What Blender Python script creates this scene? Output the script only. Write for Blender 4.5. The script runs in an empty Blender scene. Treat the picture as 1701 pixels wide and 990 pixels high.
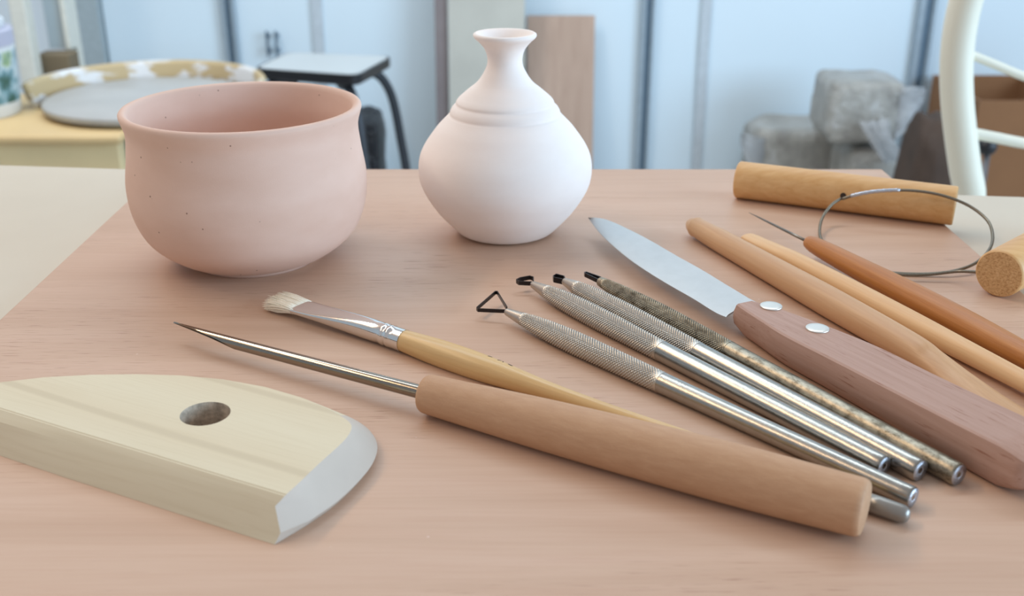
import bpy, bmesh, math, random
from mathutils import Vector, Matrix, noise
random.seed(7)
S = bpy.context.scene
C = S.collection
PI = math.pi

# ---------------------------------------------------------------- camera
F = 1800.0                       # focal length in pixels of the 1701 px wide frame
PITCH = math.radians(22.7)
T = 0.760                        # height of the wooden board's top
H = 0.150                        # camera above the board
cam = bpy.data.cameras.new('camera')
cam.sensor_width = 36.0
cam.lens = 36.0 * F / 1701.0
cam.clip_start = 0.01
cam.dof.use_dof = True
cam.dof.focus_distance = 0.345
cam.dof.aperture_fstop = 18.0
co = bpy.data.objects.new('camera', cam)
C.objects.link(co)
co.location = (0, 0, T + H)
co.rotation_euler = (PI / 2 - PITCH, 0, 0)
S.camera = co

# ---------------------------------------------------------------- light
S.view_settings.view_transform = 'Standard'
S.view_settings.look = 'None'
S.view_settings.gamma = 1.0
S.view_settings.use_curve_mapping = False
S.view_settings.exposure = 0.04
w = bpy.data.worlds.new('world')
S.world = w
w.use_nodes = True
bg = w.node_tree.nodes['Background']
bg.inputs['Color'].default_value = (0.90, 0.93, 1.0, 1)
bg.inputs['Strength'].default_value = 0.48


def area(name, loc, target, sx, sy, power, col):
    l = bpy.data.lights.new(name, 'AREA')
    l.shape = 'RECTANGLE'
    l.size = sx
    l.size_y = sy
    l.energy = power
    l.color = col
    o = bpy.data.objects.new(name, l)
    C.objects.link(o)
    o.location = loc
    o.rotation_euler = (Vector(target) - Vector(loc)).to_track_quat('-Z', 'Y').to_euler()
    return o


area('ceiling_lamp', (-1.3, 0.8, 2.3), (-0.1, 0.45, 0.76), 1.5, 0.16, 13, (1.0, 0.72, 0.46))
area('added_wall_fill', (-0.2, 1.65, 2.6), (-0.3, 2.45, 0.6), 2.4, 0.5, 40, (0.76, 0.90, 1.0))  # invented fill lamp that brightens the back wall and far board
area('window_daylight', (2.4, -0.2, 1.22), (0.0, 0.9, 0.85), 2.0, 1.0, 66, (0.55, 0.78, 1.0))


# ---------------------------------------------------------------- pixel -> place helpers
def ray(px, py):
    a = (px - 850.5) / F
    b = (495 - py) / F
    return Vector((a, math.cos(PITCH) + b * math.sin(PITCH), -math.sin(PITCH) + b * math.cos(PITCH)))


def at(px, py, h=0.0):            # point at height h above the board
    d = ray(px, py)
    return d * ((h - H) / d.z) + Vector((0, 0, T + H))


def atz(px, py, z):               # point at absolute height z
    return at(px, py, z - T)


def atY(px, py, Y):               # point at distance Y in front of the camera
    d = ray(px, py)
    return d * (Y / d.y) + Vector((0, 0, T + H))


def depth(p):
    return p.y * math.cos(PITCH) - (p.z - T - H) * math.sin(PITCH)


def pxx(p):
    return 850.5 + F * p.x / depth(p)


# ---------------------------------------------------------------- object helpers
MW = {}


def tag(o, label=None, cat=None, group=None, kind=None):
    if label:
        o['label'] = label
    if cat:
        o['category'] = cat
    if group:
        o['group'] = group
    if kind:
        o['kind'] = kind
    return o


def empty(name, loc, label, cat, group=None, mat=None):
    o = bpy.data.objects.new(name, None)
    C.objects.link(o)
    m = mat if mat is not None else Matrix.Translation(Vector(loc))
    o.matrix_world = m
    o.empty_display_size = 0.01
    MW[o] = m.copy()
    return tag(o, label, cat, group)


def mesh(name, vs, fs, mat, root=None, smooth=True, local=False, sharp=None):
    """one mesh object; vs in world coordinates (or the root's when local)"""
    if root is not None and not local:
        inv = MW[root].inverted()
        vs = [inv @ Vector(v) for v in vs]
    me = bpy.data.meshes.new(name)
    me.from_pydata([tuple(v) for v in vs], [], fs)
    me.validate()
    bm = bmesh.new()
    bm.from_mesh(me)
    bmesh.ops.recalc_face_normals(bm, faces=bm.faces)
    if sharp is not None:
        for e in bm.edges:
            if len(e.link_faces) == 2 and e.calc_face_angle(0) > math.radians(sharp):
                e.smooth = False
    bm.to_mesh(me)
    bm.free()
    mats = mat if isinstance(mat, (list, tuple)) else [mat]
    for m in mats:
        me.materials.append(m)
    if smooth:
        me.polygons.foreach_set('use_smooth', [True] * len(me.polygons))
    o = bpy.data.objects.new(name, me)
    C.objects.link(o)
    if root is not None:
        o.parent = root
        MW[o] = MW[root]
    else:
        MW[o] = Matrix.Identity(4)
    return o


def frame(A, B):
    x = (B - A).normalized()
    y = Vector((0, 0, 1)).cross(x).normalized()
    z = x.cross(y)
    m = Matrix((x, y, z)).transposed().to_4x4()
    m.translation = A
    return m


def rings(rs, close=True, cap0=True, cap1=True):
    """quads between successive rings of equal length"""
    n = len(rs[0])
    vs = [v for r in rs for v in r]
    fs = []
    for i in range(len(rs) - 1):
        for k in range(n if close else n - 1):
            a = i * n + k
            b = i * n + (k + 1) % n
            fs.append((a, b, b + n, a + n))
    if cap0:
        fs.append(tuple(range(n - 1, -1, -1)))
    if cap1:
        fs.append(tuple(range((len(rs) - 1) * n, len(rs) * n)))
    return vs, fs


def turned(sts, seg=40, cap0=True, cap1=True):
    """solid turned about local X from stations (x, r)"""
    rs = [[(x, r * math.cos(2 * PI * k / seg), r * math.sin(2 * PI * k / seg)) for k in range(seg)] for x, r in sts]
    return rings(rs, True, cap0, cap1)


def hermite(pts, n):
    """smooth curve through control tuples, parameter by chord length"""
    L = [0.0]
    for a, b in zip(pts, pts[1:]):
        L.append(L[-1] + max(1e-9, math.sqrt(sum((p - q) ** 2 for p, q in zip(a, b)))) ** 0.5)
    d = len(pts[0])
    N = len(pts)
    M = []
    for i in range(N):
        if i == 0:
            M.append([(pts[1][k] - pts[0][k]) / (L[1] - L[0]) for k in range(d)])
        elif i == N - 1:
            M.append([(pts[i][k] - pts[i - 1][k]) / (L[i] - L[i - 1]) for k in range(d)])
        else:
            h0 = L[i] - L[i - 1]
            h1 = L[i + 1] - L[i]
            M.append([((pts[i][k] - pts[i - 1][k]) / h0 * h1 + (pts[i + 1][k] - pts[i][k]) / h1 * h0) / (h0 + h1) for k in range(d)])
    out = []
    i = 0
    for j in range(n):
        t = L[-1] * j / (n - 1)
        while i < N - 2 and t > L[i + 1]:
            i += 1
        h = L[i + 1] - L[i]
        s = (t - L[i]) / h
        a, b, c, e = 2 * s**3 - 3 * s**2 + 1, s**3 - 2 * s**2 + s, -2 * s**3 + 3 * s**2, s**3 - s**2
        out.append(tuple(a * pts[i][k] + b * h * M[i][k] + c * pts[i + 1][k] + e * h * M[i + 1][k] for k in range(d)))
    return out


def tube(pts, r, seg=12, caps=True):
    """round tube through world points; r a number or a list"""
    P = [Vector(p) for p in pts]
    N = len(P)
    R = r if isinstance(r, (list, tuple)) else [r] * N
    rs = []
    u = None
    for i in range(N):
        t = (P[min(i + 1, N - 1)] - P[max(i - 1, 0)]).normalized()
        if u is None:
            u = t.cross(Vector((0.13, 0.31, 0.94)))
            u.normalize()
        u = (u - t * u.dot(t)).normalized()
        v = t.cross(u)
        rs.append([P[i] + (u * math.cos(2 * PI * k / seg) + v * math.sin(2 * PI * k / seg)) * R[i] for k in range(seg)])
    return rings(rs, True, caps, caps)


def ribbon(pts, wid, th, closed=False):
    """flat strip on edge: path in world points, wid tall (world Z), th thick"""
    P = [Vector(p) for p in pts]
    N = len(P)
    rs = []
    for i in range(N):
        a = P[(i - 1) % N] if (closed or i > 0) else P[i]
        b = P[(i + 1) % N] if (closed or i < N - 1) else P[i]
        t = (b - a).normalized()
        up = Vector((0, 0, 1))
        s = t.cross(up).normalized() * th / 2
        up = up * wid / 2
        rs.append([P[i] - s - up, P[i] + s - up, P[i] + s + up, P[i] - s + up])
    if closed:
        rs.append(rs[0])
    return rings(rs, True, not closed, not closed)


def box(x0, x1, y0, y1, z0, z1, bev=0.0):
    bm = bmesh.new()
    bmesh.ops.create_cube(bm, size=1)
    for v in bm.verts:
        v.co = Vector((x0 + (v.co.x + .5) * (x1 - x0), y0 + (v.co.y + .5) * (y1 - y0), z0 + (v.co.z + .5) * (z1 - z0)))
    if bev > 0:
        bmesh.ops.bevel(bm, geom=bm.edges[:], offset=bev, segments=3, profile=0.5, affect='EDGES')
    bm.verts.index_update()
    vs = [v.co.copy() for v in bm.verts]
    fs = [tuple(v.index for v in f.verts) for f in bm.faces]
    bm.free()
    return vs, fs


def join(*parts):
    V, Fs = [], []
    for v, f in parts:
        o = len(V)
        V += list(v)
        Fs += [tuple(i + o for i in q) for q in f]
    return V, Fs


def prism(poly, z0, z1):
    n = len(poly)
    return rings([[(p[0], p[1], z0) for p in poly], [(p[0], p[1], z1) for p in poly]])


# ---------------------------------------------------------------- materials
def srgb(r, g, b):
    def f(c):
        c /= 255.0
        return c / 12.92 if c <= 0.04045 else ((c + 0.055) / 1.055) ** 2.4
    return (f(r), f(g), f(b), 1)


class N:
    def __init__(s, name, rough=0.6, metal=0.0, spec=0.5):
        s.m = bpy.data.materials.new(name)
        s.m.use_nodes = True
        s.t = s.m.node_tree
        s.b = s.t.nodes['Principled BSDF']
        s.b.inputs['Roughness'].default_value = rough
        s.b.inputs['Metallic'].default_value = metal
        s.b.inputs['Specular IOR Level'].default_value = spec
        s.tc = s.t.nodes.new('ShaderNodeTexCoord')

    def map(s, scale, loc=(0, 0, 0), rot=(0, 0, 0)):
        n = s.t.nodes.new('ShaderNodeMapping')
        n.inputs['Scale'].default_value = scale
        n.inputs['Location'].default_value = loc
        n.inputs['Rotation'].default_value = rot
        s.t.links.new(s.tc.outputs['Object'], n.inputs['Vector'])
        return n.outputs[0]

    def noise(s, scale, detail=3, rough=0.55, dist=0.0, loc=(0, 0, 0), rot=(0, 0, 0)):
        n = s.t.nodes.new('ShaderNodeTexNoise')
        n.inputs['Scale'].default_value = 1.0
        n.inputs['Detail'].default_value = detail
        n.inputs['Roughness'].default_value = rough
        n.inputs['Distortion'].default_value = dist
        s.t.links.new(s.map(scale, loc, rot), n.inputs['Vector'])
        return n.outputs['Fac']

    def vor(s, scale, loc=(0, 0, 0)):
        n = s.t.nodes.new('ShaderNodeTexVoronoi')
        n.inputs['Scale'].default_value = 1.0
        s.t.links.new(s.map(scale, loc), n.inputs['Vector'])
        return n.outputs['Distance']

    def ramp(s, fac, stops):
        n = s.t.nodes.new('ShaderNodeValToRGB')
        e = n.color_ramp.elements
        while len(e) < len(stops):
            e.new(0.5)
        for i, (p, c) in enumerate(stops):
            e[i].position = p
            e[i].color = c if len(c) == 4 else (*c, 1)
        s.t.links.new(fac, n.inputs['Fac'])
        return n.outputs['Color']

    def mix(s, fac, a, b, mode='MIX'):
        n = s.t.nodes.new('ShaderNodeMix')
        n.data_type = 'RGBA'
        n.blend_type = mode
        for i, v in ((0, fac), (6, a), (7, b)):
            if hasattr(v, 'links') or isinstance(v, bpy.types.NodeSocket):
                s.t.links.new(v, n.inputs[i])
            else:
                n.inputs[i].default_value = v
        return n.outputs[2]

    def color(s, c):
        if isinstance(c, bpy.types.NodeSocket):
            s.t.links.new(c, s.b.inputs['Base Color'])
        else:
            s.b.inputs['Base Color'].default_value = c
        return s

    def bump(s, fac, strength=0.3, dist=0.0005):
        n = s.t.nodes.new('ShaderNodeBump')
        n.inputs['Strength'].default_value = strength
        n.inputs['Distance'].default_value = dist
        s.t.links.new(fac, n.inputs['Height'])
        s.t.links.new(n.outputs['Normal'], s.b.inputs['Normal'])
        return s


W1, K0 = (1, 1, 1, 1), (0, 0, 0, 1)


def plain(name, col, rough=0.6, metal=0.0, var=0.06, sc=60, bump=0.0, bsc=900, spec=0.5):
    n = N(name, rough, metal, spec)
    a = tuple(c * (1 - var) for c in col[:3]) + (1,)
    b = tuple(min(1, c * (1 + var)) for c in col[:3]) + (1,)
    n.color(n.ramp(n.noise((sc,) * 3, 4), [(0.3, a), (0.7, b)]))
    if bump:
        n.bump(n.noise((bsc,) * 3, 3), bump)
    return n.m


def wood(name, dark, light, gx=25, gy=700, rough=0.55, fine=0.25, pores=None, bump=0.12, spec=0.4):
    n = N(name, rough, 0, spec)
    g = n.noise((gx, gy, gy), 4, 0.6, 0.4)
    base = n.ramp(g, [(0.28, dark), (0.72, light)])
    f = n.noise((gx * 8, gy * 3.5, gy * 3.5), 2)
    d2 = tuple(c * (1 - fine) for c in light[:3]) + (1,)
    base = n.mix(n.ramp(f, [(0.5, K0), (0.8, (0.5, 0.5, 0.5, 1))]), base, d2)
    if pores:
        p = n.noise((gx * 5, gy * 2.2, gy * 2.2), 2, loc=(3, 1, 2))
        base = n.mix(n.ramp(p, [(0.64, K0), (0.74, W1)]), base, pores)
    n.color(base)
    if bump:
        n.bump(f, bump, 0.0003)
    return n.m


# the thin board under everything: pinkish plywood, grain running along X
n = N('pink_plywood', 0.5, 0, 0.5)
big = n.noise((3.5, 42, 1), 5, 0.6, 0.8)
base = n.ramp(big, [(0.25, srgb(191, 156, 131)), (0.5, srgb(203, 170, 146)), (0.78, srgb(210, 178, 156))])
fine = n.noise((30, 900, 1), 3, 0.6)
base = n.mix(n.ramp(fine, [(0.45, K0), (0.8, (0.38, 0.38, 0.38, 1))]), base, srgb(190, 148, 124))
por = n.noise((90, 2300, 1), 2, 0.5, loc=(2, 5, 0))
zone = n.noise((9, 16, 1), 2, loc=(7, 2, 0))
pf = n.mix(1.0, n.ramp(por, [(0.62, K0), (0.72, (0.75, 0.75, 0.75, 1))]), n.ramp(zone, [(0.42, K0), (0.62, W1)]), 'MULTIPLY')
base = n.mix(pf, base, srgb(142, 92, 70))
fleck = n.vor((70, 70, 1), (3, 8, 0))
base = n.mix(n.ramp(fleck, [(0.012, (0.7, 0.7, 0.7, 1)), (0.03, K0)]), base, srgb(225, 205, 195))
n.color(base)
n.bump(fine, 0.06, 0.0002)
M_board = n.m

M_table = plain('cream_laminate', srgb(210, 199, 180), 0.45, var=0.015, sc=30)
M_edge = plain('table_edging', srgb(186, 178, 166), 0.5)
M_grey_steel = plain('grey_painted_steel', srgb(120, 125, 130), 0.4, 0.3)


def bisque(name, a, b, speck, sp_thr=0.05, sc=420):
    n = N(name, 0.78, 0, 0.25)
    base = n.ramp(n.noise((28, 28, 60), 4), [(0.3, a), (0.7, b)])
    v = n.vor((170, 170, 170))
    base = n.mix(n.ramp(v, [(sp_thr * 0.6, (0.8, 0.8, 0.8, 1)), (sp_thr, K0)]), base, speck)
    n.color(base)
    n.bump(n.noise((2600,) * 3, 3), 0.16, 0.0002)
    return n.m


M_bowl = bisque('pink_bisque_clay', srgb(217, 183, 165), srgb(226, 195, 179), srgb(112, 78, 66), 0.07)
M_vase = bisque('white_bisque_clay', srgb(243, 232, 226), srgb(248, 240, 235), srgb(238, 224, 216), 0.03)

# pale pine of the rib, annual rings as wide soft bands
n = N('pale_pine', 0.6, 0, 0.3)
wv = n.t.nodes.new('ShaderNodeTexWave')
wv.wave_type = 'BANDS'
wv.bands_direction = 'Y'
wv.inputs['Scale'].default_value = 13.0
wv.inputs['Distortion'].default_value = 1.6
wv.inputs['Detail'].default_value = 1.5
wv.inputs['Detail Scale'].default_value = 0.5
wv.inputs['Phase Offset'].default_value = 1.0
n.t.links.new(n.map((0.45, 1.0, 1.0), (0.0, 0.0, 0.0), (math.radians(25), 0, math.radians(3))), wv.inputs['Vector'])
base = n.ramp(wv.outputs['Fac'], [(0.0, srgb(222, 211, 184)), (0.965, srgb(219, 206, 178)), (0.995, srgb(208, 194, 166))])
fn = n.noise((40, 1500, 900), 3)
base = n.mix(n.ramp(fn, [(0.45, K0), (0.85, (0.4, 0.4, 0.4, 1))]), base, srgb(204, 188, 156))
n.color(base)
n.bump(fn, 0.1, 0.0002)
M_pine = n.m
M_pine_end = plain('pine_end_grain_cool_lit', srgb(200, 188, 175), 0.65, var=0.03, sc=90, bump=0.1, bsc=1500)  # sawn end grain, greyed to paint in cool daylight on that facet
M_hole = plain('clay_dusted_wood', srgb(186, 172, 154), 0.85, var=0.35, sc=420, bump=0.5, bsc=1800)

M_beech = wood('tan_beech', srgb(186, 144, 110), srgb(198, 158, 124), 160, 700, 0.62, 0.14, None, 0.2)
M_brushwood = wood('yellow_varnished_wood', srgb(206, 168, 112), srgb(222, 188, 134), 18, 500, 0.32, 0.12)
M_boxwood = wood('light_orange_wood', srgb(194, 148, 106), srgb(210, 168, 126), 16, 420, 0.42, 0.1)
M_boxwood2 = wood('pale_orange_wood', srgb(218, 172, 122), srgb(232, 194, 148), 16, 420, 0.45, 0.1)
M_orange = wood('dark_orange_wood', srgb(172, 108, 52), srgb(194, 130, 72), 22, 900, 0.4, 0.25)
M_knifewood = wood('pink_brown_wood', srgb(172, 134, 116), srgb(188, 152, 136), 18, 600, 0.5, 0.12, srgb(150, 104, 84))
M_dowel = wood('honey_dowel_wood', srgb(206, 156, 98), srgb(224, 182, 128), 14, 420, 0.5, 0.12)
n = N('end_grain', 0.75, 0, 0.2)
e1 = n.noise((300, 1500, 1500), 4, 0.7)
n.color(n.ramp(e1, [(0.3, srgb(172, 130, 84)), (0.5, srgb(206, 166, 118)), (0.75, srgb(226, 192, 146))]))
n.bump(e1, 0.6, 0.0006)
M_end = n.m

M_alu = plain('brushed_aluminium', srgb(160, 156, 149), 0.27, 1.0, var=0.06, sc=500, bump=0.08, bsc=2500)
M_knurl = plain('knurled_aluminium', srgb(190, 184, 175), 0.36, 1.0, var=0.05, sc=500)
M_alu_end = plain('sawn_aluminium_end', srgb(190, 196, 206), 0.38, 1.0, var=0.1, sc=900, bump=0.4, bsc=1800)
n = N('stained_aluminium', 0.42, 1.0)
n.color(n.ramp(n.noise((260, 420, 420), 5, 0.7), [(0.35, srgb(104, 96, 82)), (0.5, srgb(150, 142, 126)), (0.68, srgb(172, 164, 146))]))
n.bump(n.noise((1500,) * 3, 3), 0.2, 0.0003)
M_stain = n.m
M_black_strip = plain('blackened_steel_strip', srgb(52, 50, 52), 0.32, 0.8, var=0.2, sc=800)
M_steel = plain('polished_steel', srgb(148, 138, 126), 0.15, 1.0, var=0.03)
M_darksteel = plain('tube_inside_steel', srgb(96, 88, 78), 0.5, 0.9, var=0.3, sc=900)
M_ferrule = plain('nickel_ferrule', srgb(222, 218, 214), 0.14, 1.0, var=0.02)
M_blade = plain('worn_blade_steel', srgb(192, 194, 194), 0.5, 0.6, var=0.03, sc=200, bump=0.06, bsc=1200)
M_rivet = plain('bright_rivet', srgb(222, 218, 210), 0.35, 0.7)
M_needle = plain('needle_steel', srgb(120, 116, 110), 0.35, 1.0)
M_wire = plain('braided_wire', srgb(128, 120, 106), 0.45, 0.85, var=0.2, sc=1800)
M_bristle = plain('hog_bristle', srgb(250, 240, 220), 0.7, var=0.05, sc=1500)
M_cap = plain('grey_dipped_end', srgb(150, 146, 140), 0.35, 0.6, var=0.05)
M_ink = plain('black_ink', srgb(52, 40, 32), 0.7)

M_wall = plain('white_wall_paint', srgb(222, 228, 232), 0.7, var=0.01, sc=3)
M_door = plain('white_lacquer_panel', srgb(222, 237, 246), 0.35, var=0.01, sc=2)
M_joint = plain('pale_grey_joint', srgb(196, 205, 212), 0.5)
M_profile = plain('aluminium_profile', srgb(158, 172, 182), 0.4, 0.2)
M_profile_dark = plain('dark_profile_grey', srgb(104, 124, 140), 0.5, 0.3)  # darker grey for the profile grooves and door handles
M_floor = plain('grey_floor', srgb(170, 168, 164), 0.5, var=0.08, sc=5)
M_column = plain('grey_column_paint', srgb(168, 180, 184), 0.7)
M_black = plain('black_plastic', srgb(30, 30, 34), 0.4)
M_blackmetal = plain('dark_grey_tube', srgb(62, 66, 72), 0.4, 0.4)
M_formica = plain('pale_grey_formica', srgb(196, 200, 200), 0.4, var=0.03, sc=400)
M_deck = plain('tan_plastic', srgb(214, 184, 134), 0.5, var=0.06, sc=8)
M_front = plain('pale_yellow_panel', srgb(230, 208, 160), 0.5, var=0.04, sc=8)
n = N('splashed_basin', 0.6)
sp = n.noise((13, 13, 26), 4, 0.6)
n.color(n.ramp(sp, [(0.50, srgb(190, 168, 128)), (0.56, srgb(222, 222, 222))]))
M_pan = n.m
M_slip = plain('grey_wet_clay', srgb(176, 176, 174), 0.5, var=0.08, sc=14, bump=0.3, bsc=60)
M_bucket = plain('white_bucket_plastic', srgb(226, 230, 232), 0.4, var=0.02)
M_lid = plain('lilac_grey_lid', srgb(186, 186, 204), 0.4, var=0.02)
n = N('printed_label', 0.45)
n.color(n.ramp(n.noise((26, 26, 20), 4, 0.6, loc=(1, 4, 2)), [(0.36, srgb(60, 96, 84)), (0.44, srgb(120, 160, 170)), (0.52, srgb(206, 218, 222)), (0.62, srgb(150, 176, 120)), (0.7, srgb(120, 150, 160))]))
M_label = n.m
M_cream = plain('cream_paint', srgb(226, 224, 212), 0.5)
M_greyboard = plain('pale_grey_panel', srgb(182, 194, 198), 0.6, var=0.03, sc=6)
M_brownbox = plain('grey_brown_carton', srgb(124, 108, 84), 0.8, var=0.18, sc=9)
n = N('plastic_wrapped_clay', 0.32, 0, 0.5)
n.color(n.ramp(n.noise((16, 16, 16), 5, 0.65), [(0.3, srgb(142, 138, 132)), (0.55, srgb(172, 168, 160)), (0.75, srgb(206, 206, 204))]))
n.bump(n.noise((60, 60, 60), 4, 0.6, 1.0), 0.7, 0.01)
M_clay = n.m
n = N('clear_plastic_film', 0.25, 0, 0.5)
n.color(srgb(206, 208, 210))
n.b.inputs['Alpha'].default_value = 0.55
n.bump(n.noise((70, 70, 70), 3), 0.6, 0.01)
M_film = n.m
M_carton = plain('brown_cardboard', srgb(142, 100, 66), 0.8, var=0.05, sc=10)
M_sack = plain('dark_brown_sack', srgb(76, 60, 50), 0.85, var=0.2, sc=20, bump=0.3, bsc=80)
M_chair = plain('off_white_enamel', srgb(240, 236, 218), 0.3, var=0.02, sc=12)
M_rod = plain('grey_steel_rod', srgb(120, 120, 122), 0.4, 0.7)
M_plaster = plain('pale_shuttering_board', srgb(192, 190, 180), 0.75, var=0.06, sc=9)
M_plank = wood('tan_plywood', srgb(178, 150, 132), srgb(196, 168, 150), 40, 6, 0.7, 0.08, None, 0)
M_darkplank = plain('weathered_brown_plank', srgb(132, 122, 122), 0.8, var=0.1, sc=8)
n = N('black_bin_liner', 0.28, 0, 0.5)
n.color(srgb(28, 30, 36))
n.bump(n.noise((24, 24, 24), 4, 0.6, 1.2), 1.0, 0.03)
M_liner = n.m

# ================================================================ SETTING
def struct(name, vf, m, smooth=False):
    o = mesh(name, vf[0], vf[1], m, None, smooth)
    o['kind'] = 'structure'
    return o


WALL = 3.02
struct('floor', box(-3.2, 3.2, -1.2, 3.2, -0.05, 0.0), M_floor)
struct('wall_back', box(-3.2, 3.2, WALL + .03, WALL + .13, 0.0, 2.7), M_wall)
struct('wall_left', box(-3.2, -3.1, -1.2, WALL + .03, 0.0, 2.7), M_wall)
pa = atY(125, 60, 2.97)
pb = atY(168, 60, 2.97)
struct('trim_1', box(pa.x, pb.x, 2.97, WALL + .03, 0, 2.7), M_column)

# sliding wardrobe doors along the back wall
xs = {k: atY(px, 100, 3.0).x for k, px in dict(p1=388, j1=533, p2=1071, j2=1168, p3=1524).items()}
ward = empty('wardrobe', (0, 3.0, 0), 'white wall-wide wardrobe with tall sliding doors and grey aluminium profiles', 'wardrobe')
ex = [pb.x + .002, xs['p1'], xs['j1'], xs['p2'], xs['j2'], xs['p3'], 2.6]
for i in range(6):
    off = 0.006 if i % 2 else 0.0
    mesh('door_panel', *box(ex[i] + .001, ex[i + 1] - .001, 3.0 + off, WALL + .025, 0.01, 2.3, 0.002), M_door, ward, False)
for k, wd in (('p1', .036), ('p2', .036), ('p3', .046)):
    x = xs[k]
    pr = mesh('edge_profile', *join(box(x - wd / 2, x - wd * .12, 2.975, 2.999, 0.01, 2.3, .002), box(x + wd * .30, x + wd / 2, 2.975, 2.999, 0.01, 2.3, .002)), M_profile, ward, False)
    g = mesh('groove', *box(x - wd * .12, x + wd * .30, 2.985, 2.999, 0.01, 2.3), M_profile_dark, pr, False)
for k in ('j1', 'j2'):
    x = xs[k]
    mesh('joint_strip', *box(x - .013, x + .013, 2.992, 2.9995, 0.01, 2.3), M_joint, ward, False)
for px in (445, 460):
    a = atY(px - 2, 50, 2.985)
    b = atY(px + 3, 93, 2.985)
    xm = (a.x + b.x) / 2
    mesh('handle', *join(box(xm - .003, xm + .003, 2.968, 2.978, b.z, a.z, .002), box(xm - .004, xm + .004, 2.976, 2.9995, b.z + .01, b.z + .02), box(xm - .004, xm + .004, 2.976, 2.9995, a.z - .02, a.z - .01)), M_profile_dark, ward, False)

# ---------------------------------------------------------------- table and board
TT = T - 0.004
eL = atz(0, 274.5, TT)
eR = atz(1701, 327.5, TT)
ed = (eR - eL).normalized()
en = Vector((ed.y, -ed.x, 0))
c0 = eL - ed * 0.35
c1 = eR + ed * 0.45
poly = [c0, c1, c1 + en * 0.85, c0 + en * 0.85]
tab = empty('worktable', (0.0, 0.1, 0), 'cream laminate worktable carrying the pink plywood board', 'table')
mesh('tabletop', *prism(poly, TT - 0.026, TT), M_table, tab, False)
for i in range(4):
    o = poly[i] + ((poly[(i + 2) % 4] - poly[i]).normalized()) * 0.09
    mesh('leg', *box(o.x - .02, o.x + .02, o.y - .02, o.y + .02, 0.0, TT - 0.0262, .003), M_grey_steel, tab, False)

bx0, bx1, by0, by1 = -0.1755, 0.1855, 0.09, 0.5262
o = mesh('wooden_board', *box(bx0, bx1, by0, by1, TT, T, 0.0006), M_board, None, False)
tag(o, 'pink-brown plywood board lying on the cream table under all the tools', 'board')


# ================================================================ POTTERY
def pot(name, prof, c, m, label, cat, seg=128):
    vs, fs = rings([[(c[0] + r * math.cos(2 * PI * k / seg), c[1] + r * math.sin(2 * PI * k / seg), T + z) for k in range(seg)] for r, z in prof], True, True, True)
    root = mesh(name, [Vector(v) - Vector((c[0], c[1], T)) for v in vs], fs, m, None, True)
    root.location = (c[0], c[1], T)
    return tag(root, label, cat)


s = 0.95369
zb = [0.0008, 0.0008, .004, .012, .022, .034, .046, .056, .062]
rb = [.0, .0235, 0.0300, 0.0394, 0.0437, 0.0449, 0.0432, 0.0428, 0.0444]
outer = [(0.0, 0.0), (0.0238, 0.0), (0.0246, 0.0010)] + hermite([(0.0252, 0.0018), (0.0302, .0040 * s), (.0394, .012 * s), (.0437, .022 * s), (.0449, .034 * s), (.0434, .046 * s), (.0427, .055 * s), (.0440, .0605 * s)], 60)
lip = [(.0443, .0615 * s), (.0443, .0624 * s), (.0438, .0631 * s), (.0430, .0634 * s), (.0421, .0632 * s), (.0413, .0625 * s), (.0408, .0612 * s)]
inner = hermite([(.0402, .0585 * s), (.0392, .052 * s), (.0403, .040 * s), (.0408, .030 * s), (.0385, .019 * s), (.0315, .010 * s), (.018, .0062 * s), (.001, .0055 * s)], 50)
pot('pink_bowl', outer + lip + inner + [(0.0001, .0055 * s)], (-0.1010, 0.4014), M_bowl,
    'wide pink bisque-fired clay bowl standing on the board beside the white vase', 'bowl')

s = 1.04085
zv = [0, .004, .012, .022, .032, .042, .05, .0555, .058, .063, .068, .074, .078]
ctrl = [(.01538, 0.0), (.0196, .0012 * s), (.02218, .0034 * s), (.02978, .012 * s), (.0350, .022 * s), (.0347, .032 * s), (.0284, .042 * s), (.0232, .0474 * s)]
body = hermite(ctrl, 60)
gro = [(.0228, .0478 * s), (.0223, .0480 * s), (.0222, .0484 * s), (.0222, .0489 * s), (.0220, .0496 * s), (.0213, .0507 * s), (.0203, .0517 * s), (.0198, .0520 * s), (.0196, .0524 * s), (.0197, .0528 * s), (.0194, .0534 * s)]
neck = hermite([(.0186, .0543 * s), (.0150, .0573 * s), (.0112, .0603 * s), (.0086, .0638 * s), (.00705, .0672 * s), (.0070, .0700 * s), (.0082, .0732 * s), (.0104, .0757 * s), (.0116, .0767 * s)], 40)
lipv = [(.0122, .0773 * s), (.0125, .0779 * s), (.0124, .0785 * s), (.0118, .0789 * s), (.0109, .0788 * s)]
inn = hermite([(.0098, .0781 * s), (.0070, .0755 * s), (.0052, .0720 * s), (.0048, .0680 * s), (.0056, .0640 * s), (.0100, .0590 * s), (.020, .0500 * s), (.030, .034 * s), (.030, .020 * s), (.018, .006 * s), (.001, .004 * s)], 50)
pot('white_vase', [(0.0001, 0.0)] + body + gro + neck + lipv + inn + [(.0001, .004 * s)], (-0.0028, 0.4313), M_vase,
    'white bisque round-bellied vase with narrow flared neck and two shoulder grooves', 'vase')


# ================================================================ TOOLS
def axis(pA, hA, pB, hB):
    A, B = at(*pA, hA), at(*pB, hB)
    return A, B, frame(A, B)


def sta(A, B, lst):
    """(pixel x on the axis, half width in px) -> (distance along axis, radius)"""
    out = []
    d = (B - A).normalized()
    L = (B - A).length
    for px, hw in lst:
        lo, hi = -1.2 * L, 2.4 * L
        for _ in range(50):
            mid = (lo + hi) / 2
            if (pxx(A + d * mid) < px) == (pxx(A + d * hi) > pxx(A + d * lo)):
                lo = mid
            else:
                hi = mid
        out.append((lo, hw * depth(A + d * lo) / F))
    return out


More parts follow.
